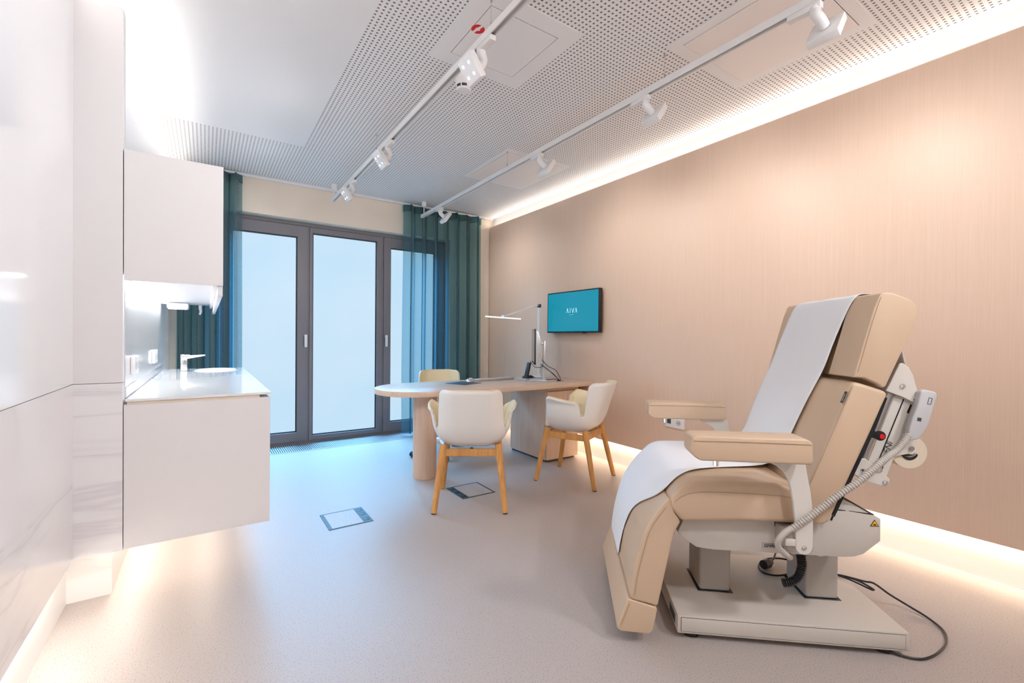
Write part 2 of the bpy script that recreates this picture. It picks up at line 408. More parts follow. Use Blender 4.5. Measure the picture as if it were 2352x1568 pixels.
# ---- curtains
def curtain(name, label, x0, x1, y, folds, phase, amp=.055, z0=.03, z1=2.685):
    root = thing(name, label, 'curtain', ((x0+x1)/2, y, z0), group='teal curtains at the window')
    n = folds*14
    def pos(k):
        s = k/n; a = 2*pi*folds*s+phase
        xx = x0+(x1-x0)*(s+.115/folds*sin(2*a)+.06/folds*sin(a*3.1+2))
        return xx-(x0+x1)/2, amp*sin(a)*(1+.25*sin(3.1*s*folds+1))
    bm = BM(); rows = [0, .25, .5, .75, .97]
    hz = z1-z0
    grid = []
    for zi, z in enumerate([0, .7, 1.4, 2.0, hz-.078]):
        grid.append([bm.verts.new((pos(k)[0]*(1+.01*sin(z*2)), pos(k)[1]*(1.12-.08*z), z)) for k in range(n+1)])
    for A, B in zip(grid, grid[1:]):
        for k in range(n): bm.faces.new((A[k], A[k+1], B[k+1], B[k]))
    obj('sheer_panel', bm, M['curtain'], root, ang=60, recalc=False)
    bm = BM()
    for off in (-.0035, .0035):
        A = [bm.verts.new((pos(k)[0], pos(k)[1]*.9+off, hz-.078)) for k in range(n+1)]; B = [bm.verts.new((pos(k)[0], pos(k)[1]*.9+off, hz)) for k in range(n+1)]
        for k in range(n): bm.faces.new((A[k], A[k+1], B[k+1], B[k]))
    obj('header_tape', bm, M['curtain'], root, ang=60, recalc=False)
    bm = BM(); box(bm, x0-(x0+x1)/2-.02, x1-(x0+x1)/2+.02, -.012, .012, hz, hz+.012); obj('curtain_rail', bm, M['white_metal'], root)
curtain('curtain', 'sheer teal curtain gathered at the left end of the window behind the cabinets', -.225, .268, 5.02, 5, .9)
curtain('curtain', 'wide sheer teal curtain gathered at the right end of the window', 1.908, 2.94, 5.025, 7, 2.6)

# ---- ceiling hatches, detector
def hatch(label, x0, x1, y0, y1, m, marg=.075, dd=.006):
    cx, cy = (x0+x1)/2, (y0+y1)/2
    h = thing('ceiling_hatch', label, 'ceiling hatch', (cx, cy, CZ-.001)); w, l = (x1-x0)/2, (y1-y0)/2
    bm = BM(); g = .0035
    for a in ((-w-marg, -w-g, -l-marg, l+marg), (w+g, w+marg, -l-marg, l+marg), (-w-g, w+g, -l-marg, -l-g), (-w-g, w+g, l+g, l+marg)): box(bm, *a, -.003, 0)
    obj('border', bm, M['ceil_plain'], h)
    bobj('panel', m, h, -w, w, -l, l, -dd, -.0006)
    bobj('joint', M['gap'], h, -w-g, w+g, -l-g, l+g, -.0006, -.0002)
    return h
M['ceil_plain'] = mat('plain_ceiling', (.84, .83, .83), .7)
h1 = hatch('square access hatch in the ceiling bearing a red round sticker', 1.11, 1.513, 1.83, 2.252, M['ceil_plain'], .1, .0035)
hatch('recessed ceiling panel nearest the camera, crossed by the right light track', 2.10, 2.675, .90, 1.485, M['hatch'], .06)
hatch('recessed ceiling panel further away, toward the window', 2.105, 2.69, 3.17, 3.845, M['hatch'], .05)
stk = thing('sticker', 'red round sticker with a pale band on the ceiling hatch', 'sticker', (1.137, 2.005, CZ-.0047))
bm = BM(); cyl(bm, (0, 0, 0), (0, 0, -.0006), .034, n=40); obj('disc', bm, M['red'], stk)
bm = BM(); prism(bm, [(-.034, -.009), (-.012, -.009), (0, -.014), (.012, -.009), (.034, -.009), (.034, .005), (.012, .005), (0, .014), (-.012, .005), (-.034, .005)], -.0008, -.0006, 'z'); bm.transform(Matrix.Rotation(rad(-75), 4, 'Z')); obj('band', bm, M['paint'], stk)
text_obj('lettering', 'TÜV', .011, M['darkgrey'], stk, Matrix.Rotation(rad(-75), 4, 'Z') @ frame3((0, 0, -.0009), (1, 0, 0), (0, -1, 0)), .0001) if False else None
sd = thing('smoke_detector', 'white round smoke detector on the ceiling beside the left light track', 'smoke detector', (1.245, 2.36, CZ-.045))
bm = BM(); lathe(bm, [(0, .045), (.046, .045), (.047, 0), (.050, -.02), (.047, -.052), (.045, -.055)], 32); obj('base', bm, M['white_metal'], sd)
bm = BM(); lathe(bm, [(.045, -.055), (.047, -.058), (.046, -.066), (.044, -.070), (.0, -.070)], 32); obj('sensor_slots', bm, M['black'], sd)
bm = BM(); lathe(bm, [(.044, -.070), (.040, -.080), (.02, -.084), (0, -.085)], 32)
for k in range(8):
    a = 2*pi*k/8; cyl(bm, (.045*cos(a), .045*sin(a), -.055), (.045*cos(a), .045*sin(a), -.073), .004, n=6)
obj('cap', bm, M['white_metal'], sd)

# ---- track lighting
def track(label, x, y1, z=2.565):
    t = thing('lighting_track', label, 'lighting track', (x, y1, z), group='white ceiling light tracks')
    bm = BM(); L = y1+1.3
    box(bm, -.017, .017, -L, 0, .012, .017); box(bm, -.017, -.011, -L, 0, -.017, .012); box(bm, .011, .017, -L, 0, -.017, .012)
    obj('rail', bm, M['white_metal'], t, smooth=False)
    bobj('conductor_slot', M['column'], t, -.0105, .0105, -L, -.02, -.006, .0115)
    bobj('end_cap', M['white_metal'], t, -.018, .018, -.003, .028, -.018, .018, bev=.002)
    bm = BM(); lathe(bm, [(0, CZ-z), (.026, CZ-z), (.026, CZ-z-.052), (.023, CZ-z-.056), (0, CZ-z-.056)], 28, c=(0, -.03)); obj('ceiling_cup', bm, M['white_metal'], t)
    bm = BM(); cyl(bm, (0, -.03, CZ-z-.055), (0, -.03, .015), .006, n=12); obj('stem', bm, M['white_metal'], t)
    for yy in ((3.5, 1.80, -.2) if x < 1.5 else (3.17, 1.60, -.2)):
        bm = BM(); cyl(bm, (0, yy-y1, CZ-z), (0, yy-y1, .017), .0009, n=6); cyl(bm, (0, yy-y1, .016), (0, yy-y1, .052), .0045, .003, n=10); cyl(bm, (0, yy-y1, CZ-z-.012), (0, yy-y1, CZ-z), .005, n=10)
        obj('suspension_wire', bm, M['steel'], t)
    return t
track('left suspended white light track nearer the sink counter', 1.09, 4.93)
track('right suspended white light track nearer the oak wall', 2.09, 4.95)
def head():
    t = thing('track_spotlight', '', 'spotlight', group='square spotlights on the ceiling tracks')
    bobj('adapter', M['white_metal'], t, -.016, .016, -.06, .07, -.042, -.0165, bev=.003)
    bm = BM(); tube(bm, smoothpath([(0, .045, -.035), (.004, .048, -.055), (.016, .056, -.075), (.008, .068, -.098), (-.022, .07, -.116)]), .021, 16); obj('arm', bm, M['white_metal'], t)
    # housing: a flat square box, its face normal is +n
    n = Vector((-.82, 0, -.57)); e1 = Vector((0, 1, 0)); c = Vector((-.042, .07, -.128))
    m = Matrix((e1, n.cross(e1), n)).transposed().to_4x4(); m.translation = c
    bm = BM(); box(bm, -.060, .060, -.060, .060, -.019, .016); bevel(bm, .004); bm.transform(m); hs = obj('housing', bm, M['white_metal'], t)
    bm = BM(); box(bm, -.056, .056, -.056, .056, .0158, .0174); bm.transform(m); obj('lens_plate', bm, M['gloss'], t)
    for a in (-.026, .026):
        for b in (-.026, .026):
            bm = BM(); cyl(bm, (a, b, .0174), (a, b, .0188), .0055, n=16); bm.transform(m); obj('led', bm, M['led'], t)
    return t
h0 = head()
def spot(name, loc, d, power, size=1.5, col=(1, .93, .87), blend=.8, r=.04):
    l = bpy.data.lights.new(name, 'SPOT'); l.energy = power; l.spot_size = size; l.spot_blend = blend; l.color = col; l.shadow_soft_size = r
    o = bpy.data.objects.new(name, l); C.objects.link(o); o.location = loc
    o.rotation_euler = Vector(d).to_track_quat('-Z', 'Y').to_euler(); return o
first = True
P_LEFT, P_RIGHT = 9.5, 5.8
hs = [(1.09, 1.84, 'large square spotlight on the left track, its four lit dots nearest the camera'),
      (1.09, 3.19, 'second spotlight of the left track, lit dots facing the sink side'),
      (1.09, 4.17, 'spotlight at the window end of the left track'),
      (2.09, .90, 'spotlight on the right track nearest the camera, below the recessed ceiling panel'),
      (2.09, 1.77, 'second spotlight of the right track, turned to the oak wall'),
      (2.09, 2.76, 'third spotlight of the right track, over the far recessed ceiling panel'),
      (2.09, 4.50, 'spotlight at the window end of the right track')]
for i, (x, y, lab) in enumerate(hs):
    o = h0 if i == 0 else dup(h0)
    rz = 0 if x < 1.5 else pi
    o.location = (x, y, 2.565); o.rotation_euler = (0, 0, rz); o['label'] = lab
    s = 1 if rz == 0 else -1
    c = Vector((x-.042*s, y+s*.07, 2.437)); n = Vector((-.82*s, 0, -.57))
    spot('spot_light', c+n*.03, n, P_LEFT if x < 1.5 else P_RIGHT, size=2.6 if x < 1.5 else 1.85, col=(.94, .955, 1) if x < 1.5 else (1, .955, .93), blend=1)

# ---- TV
tv = thing('television', 'wall-mounted television showing a teal screen with white lettering', 'television', (3.09, 3.395, 1.208))
bobj('casing', M['black'], tv, -.066, -.026, -.384, .384, 0, .418, bev=.003)
bobj('screen', M['tvteal'], tv, -.0672, -.0662, -.372, .372, .014, .406)
bobj('wall_mount', M['black'], tv, -.026, -.0005, -.2, .2, .1, .32)
bobj('sensor', M['black'], tv, -.063, -.045, -.20, -.15, -.007, 0, bev=.002)
bm = BM(); X0, X1 = -.0682, -.0673
def stroke(p, q, w):
    (a, b), (c, d) = p, q
    prism(bm, [(a-w/2, b), (a+w/2, b), (c+w/2, d), (c-w/2, d)], X0, X1, 'x')
zc = .222; hh = .023
def LAM(cy, inv=False):
    s = -1 if inv else 1
    stroke((cy+.015, zc-s*hh), (cy+.001, zc+s*hh), .0016); stroke((cy-.013, zc-s*hh), (cy-.001, zc+s*hh), .0042)
LAM(.060); stroke((.020, zc-hh), (.020, zc+hh), .0038); LAM(-.020, True); LAM(-.066)
obj('lettering', bm, M['tvtext'], tv, smooth=False)
bobj('underline', M['tvtext'], tv, X0, X1, -.03, .03, zc-.043, zc-.0422)

# socket on oak wall
so = thing('wall_socket', 'white double socket plate low on the oak wall behind the treatment chair', 'socket', (3.09, 2.225, .445))
bobj('plate', M['white_metal'], so, -.010, -.0003, -.085, .085, 0, .085, bev=.002)
bobj('data_port', M['flap'], so, -.0112, -.0098, .035, .07, .03, .07)
for q in (-.035,):
    bm = BM(); cyl(bm, (-.0115, q, .044), (-.0098, q, .044), .021, n=24); obj('outlet', bm, M['greyplastic'], so)
    bm = BM()
    for s in (-.009, .009): cyl(bm, (-.0122, q+s, .044), (-.0113, q+s, .044), .003, n=10)
    obj('pin_hole', bm, M['black'], so)

# ---- desk
dk = thing('desk', 'long oak desk with a rounded end, column leg and drawer pedestal', 'desk', (2.1, 3.5, 0))
bm = BM(); y0, y1, xr = -.365, .365, .985; cx = -1.0+.365
pts = [(xr, y0), (xr, y1)] + [(cx-.365*sin(pi*k/28)*1.0, .365*cos(pi*k/28)) for k in range(29)]
prism(bm, pts, .698, .74, 'z'); bevel(bm, .003, 2, 60); obj('tabletop', bm, M['desk'], dk, ang=40)
bm = BM(); cyl(bm, (-.605, -.03, 0), (-.605, -.03, .698), .097, n=48); bevel(bm, .002, 1, 60); obj('column_leg', bm, M['deskv'], dk)
bm = BM(); box(bm, .50, .885, -.235, .34, .02, .66); box(bm, .5, .885, -.255, .34, .66, .698)
box(bm, .885, .985, -.1, .3, .55, .698); pc = obj('pedestal', bm, M['deskv'], dk, smooth=False)
bm = BM(); box(bm, .506, .884, -.256, -.237, .022, .656); obj('door', bm, M['deskv'], pc)
bm = BM(); box(bm, .515, .87, -.22, .33, 0, .02); obj('plinth', bm, M['darkgrey'], pc)
bm = BM(); cyl(bm, (.722, -.172, .7401), (.722, -.172, .7412), .032, n=24); obj('cable_port', bm, M['darkgrey'], dk)
# items on the desk
Z = .74
mp_ = thing('mouse_pad', 'dark grey square mouse pad on the oak desk', 'mouse pad', (1.912, 3.585, Z), rad(22))
bobj('pad', M['flap'], mp_, -.118, .118, -.115, .115, .0003, .003, bev=.001)
ms = thing('computer_mouse', 'silver computer mouse on the edge of the mouse pad', 'mouse', (2.03, 3.675, Z+.003), rad(30))
bm = BM(); bmesh.ops.create_uvsphere(bm, u_segments=24, v_segments=14, radius=1)
for v in bm.verts:
    v.co = Vector((v.co.x*.055, v.co.y*.031, max(v.co.z, 0)*.034+.001))
bmesh.ops.remove_doubles(bm, verts=bm.verts, dist=.0004); obj('mouse_body', bm, M['silver'], ms)
bm = BM(); cyl(bm, (-.03, -.003, .0275), (-.03, .003, .0275), .006, n=14); obj('scroll_wheel', bm, M['darkgrey'], ms)
kb = thing('keyboard', 'slim light keyboard seen from behind on the desk', 'keyboard', (2.315, 3.735, Z), rad(4))
bm = BM(); prism(bm, [(-.065, .0006), (.065, .0006), (.065, .006), (-.05, .022), (-.062, .021), (-.068, .012)], -.215, .215, 'x'); bevel(bm, .003); obj('keyboard_body', bm, M['column'], kb)
bm = BM()
for r in range(4):
    for c in range(13):
        y = -.035+r*.022; z = .0215-(y+.05)*.139
        box(bm, -.2+c*.031, -.175+c*.031, y, y+.018, z, z+.003)
obj('keys', bm, M['paint'], kb, smooth=False)
pk = thing('charging_pad', 'thin pale round disc lying on the desk beside the phone', 'charging pad', (2.585, 3.61, Z))
bm = BM(); lathe(bm, [(0, .0004), (.055, .0004), (.057, .003), (.053, .006), (0, .006)], 32); obj('disc', bm, M['greyplastic'], pk)
ph = thing('desk_phone', 'black cordless phone standing in its cradle on the desk', 'phone', (2.74, 3.74, Z), rad(10))
bm = BM(); prism(bm, [(-.05, .001), (.06, .001), (.06, .012), (.02, .03), (-.03, .022), (-.05, .012)], -.035, .035); bevel(bm, .004); obj('cradle', bm, M['black'], ph)
bm = BM(); box(bm, -.011, .011, -.024, .024, 0, .15); bevel(bm, .006, 3); bm.transform(Matrix.Translation((-.022, 0, .014)) @ Matrix.Rotation(rad(17), 4, 'Y')); obj('handset', bm, M['black'], ph)
# monitor : faces the office chair
mo = thing('computer_monitor', 'silver computer monitor seen edge-on on the desk', 'monitor', (2.69, 3.475, Z), rad(56))
# local x = along the panel, local y = behind->front ( front +y )
bm = BM(); box(bm, -.27, .27, .055, .066, .165, .495); bevel(bm, .002); obj('bezel', bm, M['black'], mo)
bm = BM(); box(bm, -.262, .262, .0662, .0672, .185, .487); obj('screen', bm, mat('glossy_screen', (.02, .02, .022), .08), mo)
bm = BM(); prism(bm, [(.055, .17), (.055, .49), (.032, .47), (.008, .40), (.004, .30), (.022, .20)], -.266, .266, 'x'); bevel(bm, .004); obj('back_shell', bm, M['silver'], mo)
bm = BM(); box(bm, -.02, .02, -.035, .01, .345, .37); bevel(bm, .003); obj('arm', bm, M['silver'], mo)
bm = BM(); prism(bm, [(-.047, .0), (-.022, .0), (-.034, .385), (-.052, .385)], -.028, .028, 'x'); bevel(bm, .003); obj('stand_post', bm, M['silver'], mo)
bm = BM(); box(bm, -.11, .11, -.07, .10, .0006, .009); bevel(bm, .004); obj('stand_base', bm, M['silver'], mo)
# monitor cables
cb = thing('monitor_cables', 'black cables arching from the monitor into the desk port', 'cables', (2.823, 3.328, Z+.002))
for k, pp in enumerate(([(-.13, .12, .20), (-.10, .06, .14), (-.03, .03, .10), (.002, .002, .03), (.006, 0, .0)],
                        [(-.16, .10, .16), (-.11, .07, .115), (-.05, .03, .06), (-.006, .004, .0)],
                        [(-.15, .09, .15), (-.09, .05, .095), (-.03, .02, .035), (0, -.004, .0)],
                        [(-.12, .06, .012), (-.08, .03, .016), (-.04, .02, .016), (-.012, .01, .0)])):
    bm = BM(); tube(bm, smoothpath(pp), .0032, 8); obj('cable', bm, M['black'], cb)
bm = BM(); tube(bm, smoothpath([(-.225, .18, .185), (-.20, .14, .13), (-.16, .10, .13), (-.13, .09, .14)]), .0028, 8); obj('cable', bm, M['black'], cb)
bobj('yellow_plug', mat('yellow_green_plug', (.55, .70, .04), .5), cb, -.205, -.17, .105, .125, .185, .205, bev=.002)
# desk lamp
lp = thing('desk_lamp', 'white articulated desk lamp with a thin horizontal light bar', 'desk lamp', (2.927, 3.80, Z))
bm = BM(); box(bm, -.10, .09, -.08, .08, .0006, .013); bevel(bm, .004); obj('base', bm, M['white_metal'], lp)
bobj('post', M['white_metal'], lp, -.015, .015, -.009, .009, .013, .745, bev=.002)
bobj('control_box', M['greyplastic'], lp, .0152, .045, -.012, .012, .03, .13, bev=.003)
bm = BM(); box(bm, -.018, .02, -.012, .012, .735, .772); bevel(bm, .004); obj('elbow', bm, M['darkgrey'], lp)
m = frame3((0, 0, .765), (-.457, -.02, -.137), (0, 1, 0)); bm = BM(); box(bm, 0, .475, -.011, .011, -.006, .006); bevel(bm, .002); bm.transform(m); obj('arm', bm, M['white_metal'], lp)
bm = BM(); cyl(bm, (-.457, -.035, .625), (-.457, .015, .625), .013, n=18); box(bm, -.467, -.447, -.03, .01, .605, .64); obj('joint', bm, M['chrome'], lp)
m = frame3((-.457, -.02, .612), (.551, .23, 0), (-.23, .551, 0)); bm = BM(); box(bm, -.30, .30, -.014, .014, -.006, .006); bevel(bm, .002); bm.transform(m); obj('light_bar', bm, M['lampled'], lp)

# ---- floor boxes
def floorbox(label, x0, x1, y0, y1, side, mm):
    f = thing('floor_socket_box', label, 'floor box', ((x0+x1)/2, (y0+y1)/2, 0), group='floor socket boxes'); w, l = (x1-x0)/2, (y1-y0)/2
    bm = BM(); t = .010; s = .055; a0 = (.02 if side > 0 else s); a1 = (s if side > 0 else .012)
    for q in ((-w, -w+a0, -l, l), (w-a1, w, -l, l), (-w+a0, w-a1, -l, -l+t), (-w+a0, w-a1, l-t, l)): box(bm, *q, .0003, .003)
    obj('frame', bm, mm, f, smooth=False)
    bobj('lid', M['floor'], f, -w+a0+.001, w-a1-.001, -l+t+.001, l-t-.001, .0003, .0026)
    xa = (w-s+.004, w-.006) if side > 0 else (-w+.006, -w+s-.004)
    for ya in (-l+.03, -.01, l-.07):
        bobj('cable_flap', M['black'] if side < 0 else M['darkgrey'], f, xa[0]+.006, xa[1]-.006, ya, ya+.04, .003, .0042, bev=.0005)
    return f
floorbox('floor socket box on the bluish open floor left of the desk', .605, .868, 2.802, 3.07, 1, M['flap'])
floorbox('floor socket box between the legs of the wooden-legged chair', 1.514, 1.785, 2.832, 3.105, -1, M['flap'])

# ---- shell chairs
def sstep(a, b, x):
    t = min(1, max(0, (x-a)/(b-a))); return t*t*(3-2*t)
def rim(th):
    th = abs(th)
    z = .445
    arm = .690-.030*sstep(60, 116, th)
    q = min(1, max(0, (th-53)/12)); arm -= .05*(1-sin(pi/2*q))
    q = min(1, max(0, (119.5-th)/5)); arm -= .03*(1-sin(pi/2*q))
    q = min(1, max(0, (th-124.5)/9)); back = .806-.045*(1-sin(pi/2*q))
    z = z+(arm-z)*sstep(51, 55, th)
    z = z+(.545-z)*sstep(118, 121, th)
    z = z+(back-z)*sstep(123.5, 126.5, th)
    return z
def shellgrid(off=0, trim=0):
    ths = []; t = -180.0
    while t < 180-1e-6:
        ths.append(t); a = abs(t+.01); t += .4 if (50 < a < 60 or 113 < a < 130) else (2.0 if a > 126 else 3.0)
    zb = .400; a, n = .255, 2.8; rc = .135
    cols = []
    for th in ths:
        s_, c_ = sin(rad(th)), cos(rad(th))
        b = .235 if c_ > 0 else .215
        R = 1/((abs(s_)/a)**n+(abs(c_)/b)**n)**(1/n)
        top = rim(th)-trim
        prof = []
        dish = lambda f: zb+.012*f*f
        for f in (0, .35, .6, .8, 1): prof.append((f*(R-rc), dish(f)))
        zr = dish(1)
        h = top-zr
        phm = min(pi/2, math.acos(max(-1, 1-h/rc))) if h < rc else pi/2
        for k in range(1, 9):
            ph = phm*k/8; prof.append((R-rc+rc*sin(ph), zr+rc*(1-cos(ph))))
        zt = prof[-1][1]; rem = max(0, top-zt)
        rows = 10
        for k in range(1, rows+1): prof.append((R, zt+rem*k/rows))
        col = []
        for (r, z) in prof:
            up = max(0, z-.50)
            x, y = r*s_, r*c_
            ab = abs(th)
            if ab > 121:   # reclining back, a little waisted
                y -= up*(.10*sstep(121, 123, ab)+.22*sstep(123, 152, ab)); x *= 1-.10*up
            else:
                fl = .20*up*sstep(50, 62, ab)
                x += fl*(1 if s_ > 0 else -1)+(2.2*max(0, up-.14)**1.15*(1 if s_ > 0 else -1))*.4
            if ab < 50: z -= .02*sstep(.12, .25, r)*(1-sstep(35, 55, ab))
            col.append(Vector((x, y, z)))
        cols.append(col)
    n_ = len(cols); m_ = len(cols[0])
    if off:
        N = []
        for i in range(n_):
            row = []
            for j in range(m_):
                du = cols[(i+1) % n_][j]-cols[i-1][j]; dv = cols[i][min(j+1, m_-1)]-cols[i][max(j-1, 0)]
                nn = du.cross(dv)
                row.append(nn.normalized() if nn.length > 1e-9 else Vector((0, 0, 1)))
            N.append(row)
        if N[0][8].z < 0: sg = -1
        else: sg = 1
        sg2 = sg
        cols = [[cols[i][j]+N[i][j]*sg2*off if j > 0 else cols[i][j]+Vector((0, 0, off)) for j in range(m_)] for i in range(n_)]
    return cols
def shellmesh(name, m, parent, off, thick, trim=0):
    cols = shellgrid(off, trim); bm = BM(); n_ = len(cols)
    c = bm.verts.new(cols[0][0]); V = [[c]+[bm.verts.new(p) for p in col[1:]] for col in cols]
    for i in range(n_):
        A, B = V[i], V[(i+1) % n_]
        bm.faces.new((c, A[1], B[1]))
        for j in range(1, len(A)-1): bm.faces.new((A[j], A[j+1], B[j+1], B[j]))
    o = obj(name, bm, m, parent, ang=70)
    md = o.modifiers.new('solid', 'SOLIDIFY'); md.thickness = thick; md.offset = 0; md.use_rim = True
    return o
def armchair(label):
    t = thing('armchair', label, 'armchair', group='white shell armchairs on wooden legs')
    shellmesh('shell', M['shell'], t, 0, .009); shellmesh('upholstery', M['cream'], t, .0088, .009, -.0025)
    for sx in (-1, 1):
        for sy in (-1, 1):
            bm = BM(); cyl(bm, (sx*.184, sy*.160+.01, .436 if sy > 0 else .432), (sx*.232, sy*.248, .006), .0235, .0185, n=24); obj('leg', bm, M['leg'], t)
            bm = BM(); cyl(bm, (sx*.232, sy*.248, 0), (sx*.232, sy*.248, .007), .0165, n=16); obj('glide', bm, M['darkgrey'], t)
    bm = BM()
    for sx in (-1, 1): box(bm, sx*.187-.011, sx*.187+.011, -.15, .17, .355, .402)
    for sy in (-.155, .172): box(bm, -.18, .18, sy-.011, sy+.011, .355, .402)
    bevel(bm, .002, 1); obj('seat_frame', bm, M['leg'], t)
    return t
c1 = armchair('white shell armchair with orange wood legs seen from behind in front of the desk')
c1.location = (1.557, 2.785, 0); c1.rotation_euler = (0, 0, math.atan2(.848, .53)-pi/2)
c2 = dup(c1, (2.528, 2.77, 0), math.atan2(.90, -.43)-pi/2, 'white shell armchair with orange wood legs seen side-on beside the drawer pedestal')
# office chair behind the desk
oc = thing('office_chair', 'cream shell swivel chair on white star base behind the desk', 'office chair', (1.94, 4.09, 0), rad(162.5))
for ch in c1.children:
    if ch.name.startswith('shell') or ch.name.startswith('upholstery'):
        d = ch.copy(); C.objects.link(d); d.parent = oc
bm = BM(); cyl(bm, (0, 0, .09), (0, 0, .28), .028, n=20); cyl(bm, (0, 0, .28), (0, 0, .41), .018, n=20); obj('gas_lift', bm, M['white_metal'], oc)
bm = BM(); box(bm, -.1, .1, -.1, .1, .375, .41); bevel(bm, .01); obj('seat_mechanism', bm, M['black'], oc)
for k in range(5):
    a = 2*pi*k/5+.32; e = Vector((cos(a), sin(a), 0))
    bm = BM(); tube(bm, smoothpath([e*.02+Vector((0, 0, .125)), e*.12+Vector((0, 0, .125)), e*.24+Vector((0, 0, .10)), e*.30+Vector((0, 0, .075))]), .02, 12, rf=lambda i: .024-.0004*i)
    st = obj('base_arm', bm, M['white_metal'], oc)
    c = e*.30; s = Vector((-sin(a), cos(a), 0))
    bm = BM()
    for q in (-.017, .017): cyl(bm, c+s*(q-.008)+Vector((0, 0, .027)), c+s*(q+.008)+Vector((0, 0, .027)), .0268, n=20)
    obj('castor', bm, M['black'], oc)

# ------------------------------------------------------------------ treatment chair
TC = thing('treatment_chair', 'large beige padded treatment chair on a heavy pale metal base', 'treatment chair', (1.501, 1.061, 0), rad(-41.0))
V0, V1 = -.06, .61
def cushion(name, pts, v0, v1, bv=.022, seg=4, seam=None, parent=TC, m=None):
    bm = BM(); prism(bm, pts, v0, v1); bevel(bm, bv, seg, 12 if bv > .01 else 25)
    return obj(name, bm, m or M['leather'], parent, ang=50)
def seamline(parent, pts, r=.0013):
    bm = BM(); tube(bm, smoothpath(pts, 6), r, 6); return obj('seam', bm, M['stitch'], parent)
# base
bm = BM(); box(bm, 0, .812, 0, .55, .022, .092); bevel(bm, .004); bp_ = obj('base_plate', bm, M['chairmetal'], TC)
bobj('front_cover', M['chairmetal'], bp_, .014, .798, -.0022, .002, .032, .083, bev=.001)
bm = BM(); ringframe(bm, .0125, .7995, .0305, .0845, .0014, -.0006, .001); obj('cover_joint', bm, M['black'], bp_, smooth=False)
bobj('side_slot', M['black'], bp_, -.0008, .001, .04, .13, .035, .07)
for u in (.06, .75):
    for v in (.045, .505):
        bm = BM(); cyl(bm, (u, v, 0), (u, v, .023), .03, n=24); obj('foot', bm, M['black'], TC)
for u0 in (.133, .553):
    bm = BM(); box(bm, u0, u0+.126, .19, .36, .092, .365); bevel(bm, .012, 4, 60); cl = obj('lift_column', bm, M['column'], TC)
    bm = BM(); box(bm, u0-.007, u0+.135, .183, .367, .0915, .0945); bevel(bm, .0015, 1); obj('column_collar', bm, M['black'], cl)
# body housing
body = [(-.004, .411), (.03, .380), (.067, .357), (.13, .351), (.35, .352), (.59, .353), (.625, .357), (.655, .369), (.711, .42), (.711, .502), (.69, .512), (.60, .523), (.54, .523), (.50, .485), (.46, .483), (.02, .468)]
bm = BM(); prism(bm, body, 0, .55); bevel(bm, .004, 2, 50); hb = obj('body_housing', bm, M['chairmetal'], TC, ang=30)
bm = BM(); prism(bm, [(.552, .5245), (.69, .5135), (.69, .5155), (.552, .5265)], .004, .012)
prism(bm, [(.684, .5135), (.692, .5125), (.692, .515), (.684, .5155)], .012, .40)
obj('gasket', bm, M['black'], hb, smooth=False)
bm = BM(); prism(bm, [(.538, .488), (.552, .5245), (.558, .5235), (.545, .486)], -.0012, 0); obj('gasket', bm, M['black'], hb, smooth=False)
bm = BM(); prism(bm, [(.437, .47), (.452, .47), (.452, .45), (.461, .434), (.474, .385), (.470, .381), (.437, .408)], -.0022, -.0002); obj('recess_plate', bm, M['black'], hb, smooth=False)
bobj('recess_plate', M['black'], hb, .345, .43, -.0018, -.0002, .455, .487)
npl = bobj('name_plate', M['steel'], TC, .302, .384, -.0022, -.0002, .3705, .3895, bev=.0005)
text_obj('lettering', 'GHARIENI', .0155, M['black'], npl, frame3((.343, -.0025, .3795), (1, 0, 0), (0, 0, 1)), .0002, .2, True)
bm = BM(); prism(bm, [(.674, .4735), (.704, .4735), (.689, .4985)], -.0012, -.0002); wn = obj('warning_triangle', bm, M['black'], TC, smooth=False)
bm = BM(); prism(bm, [(.6775, .4755), (.7005, .4755), (.689, .4945)], -.0018, -.0011); obj('triangle_face', bm, M['yellow'], wn, smooth=False)
bm = BM(); box(bm, .683, .696, -.0023, -.0017, .4775, .4795); prism(bm, [(.684, .4795), (.694, .4795), (.690, .484), (.687, .4815)], -.0023, -.0017); obj('hand_symbol', bm, M['black'], wn, smooth=False)

# seat, leg rest, foot pad
seat = cushion('seat_cushion', [(-.002, .473), (.20, .486), (.453, .490), (.462, .53), (.44, .585), (.41, .618), (.33, .630), (.18, .632), (.03, .625), (-.015, .603), (-.044, .565), (-.052, .528)], V0, V1, .024)
seamline(seat, [(.41, V0-.0005, .583), (.30, V0-.0015, .590), (.15, V0-.0015, .592), (.05, V0-.0015, .588), (.0, V0-.001, .572), (-.03, V0-.0005, .548)])
leg = cushion('leg_rest', [(-.006, .474), (-.030, .430), (-.086, .152), (-.188, .172), (-.172, .30), (-.140, .425), (-.112, .478), (-.078, .530), (-.050, .562), (-.040, .545), (-.030, .505)], V0, V1, .020)
seamline(leg, [(-.06, V0-.0005, .525), (-.09, V0-.001, .485), (-.117, V0-.0015, .44), (-.140, V0-.0015, .36), (-.160, V0-.0015, .27), (-.172, V0-.001, .19)])
fp = cushion('foot_pad', [(-.196, .172), (-.236, .062), (-.222, .050), (-.118, .048), (-.104, .06), (-.088, .142), (-.094, .150), (-.185, .172)], V0-.002, V1+.002, .014)
seamline(fp, [(-.190, V0-.0035, .158), (-.204, V0-.004, .12), (-.221, V0-.0035, .075)])
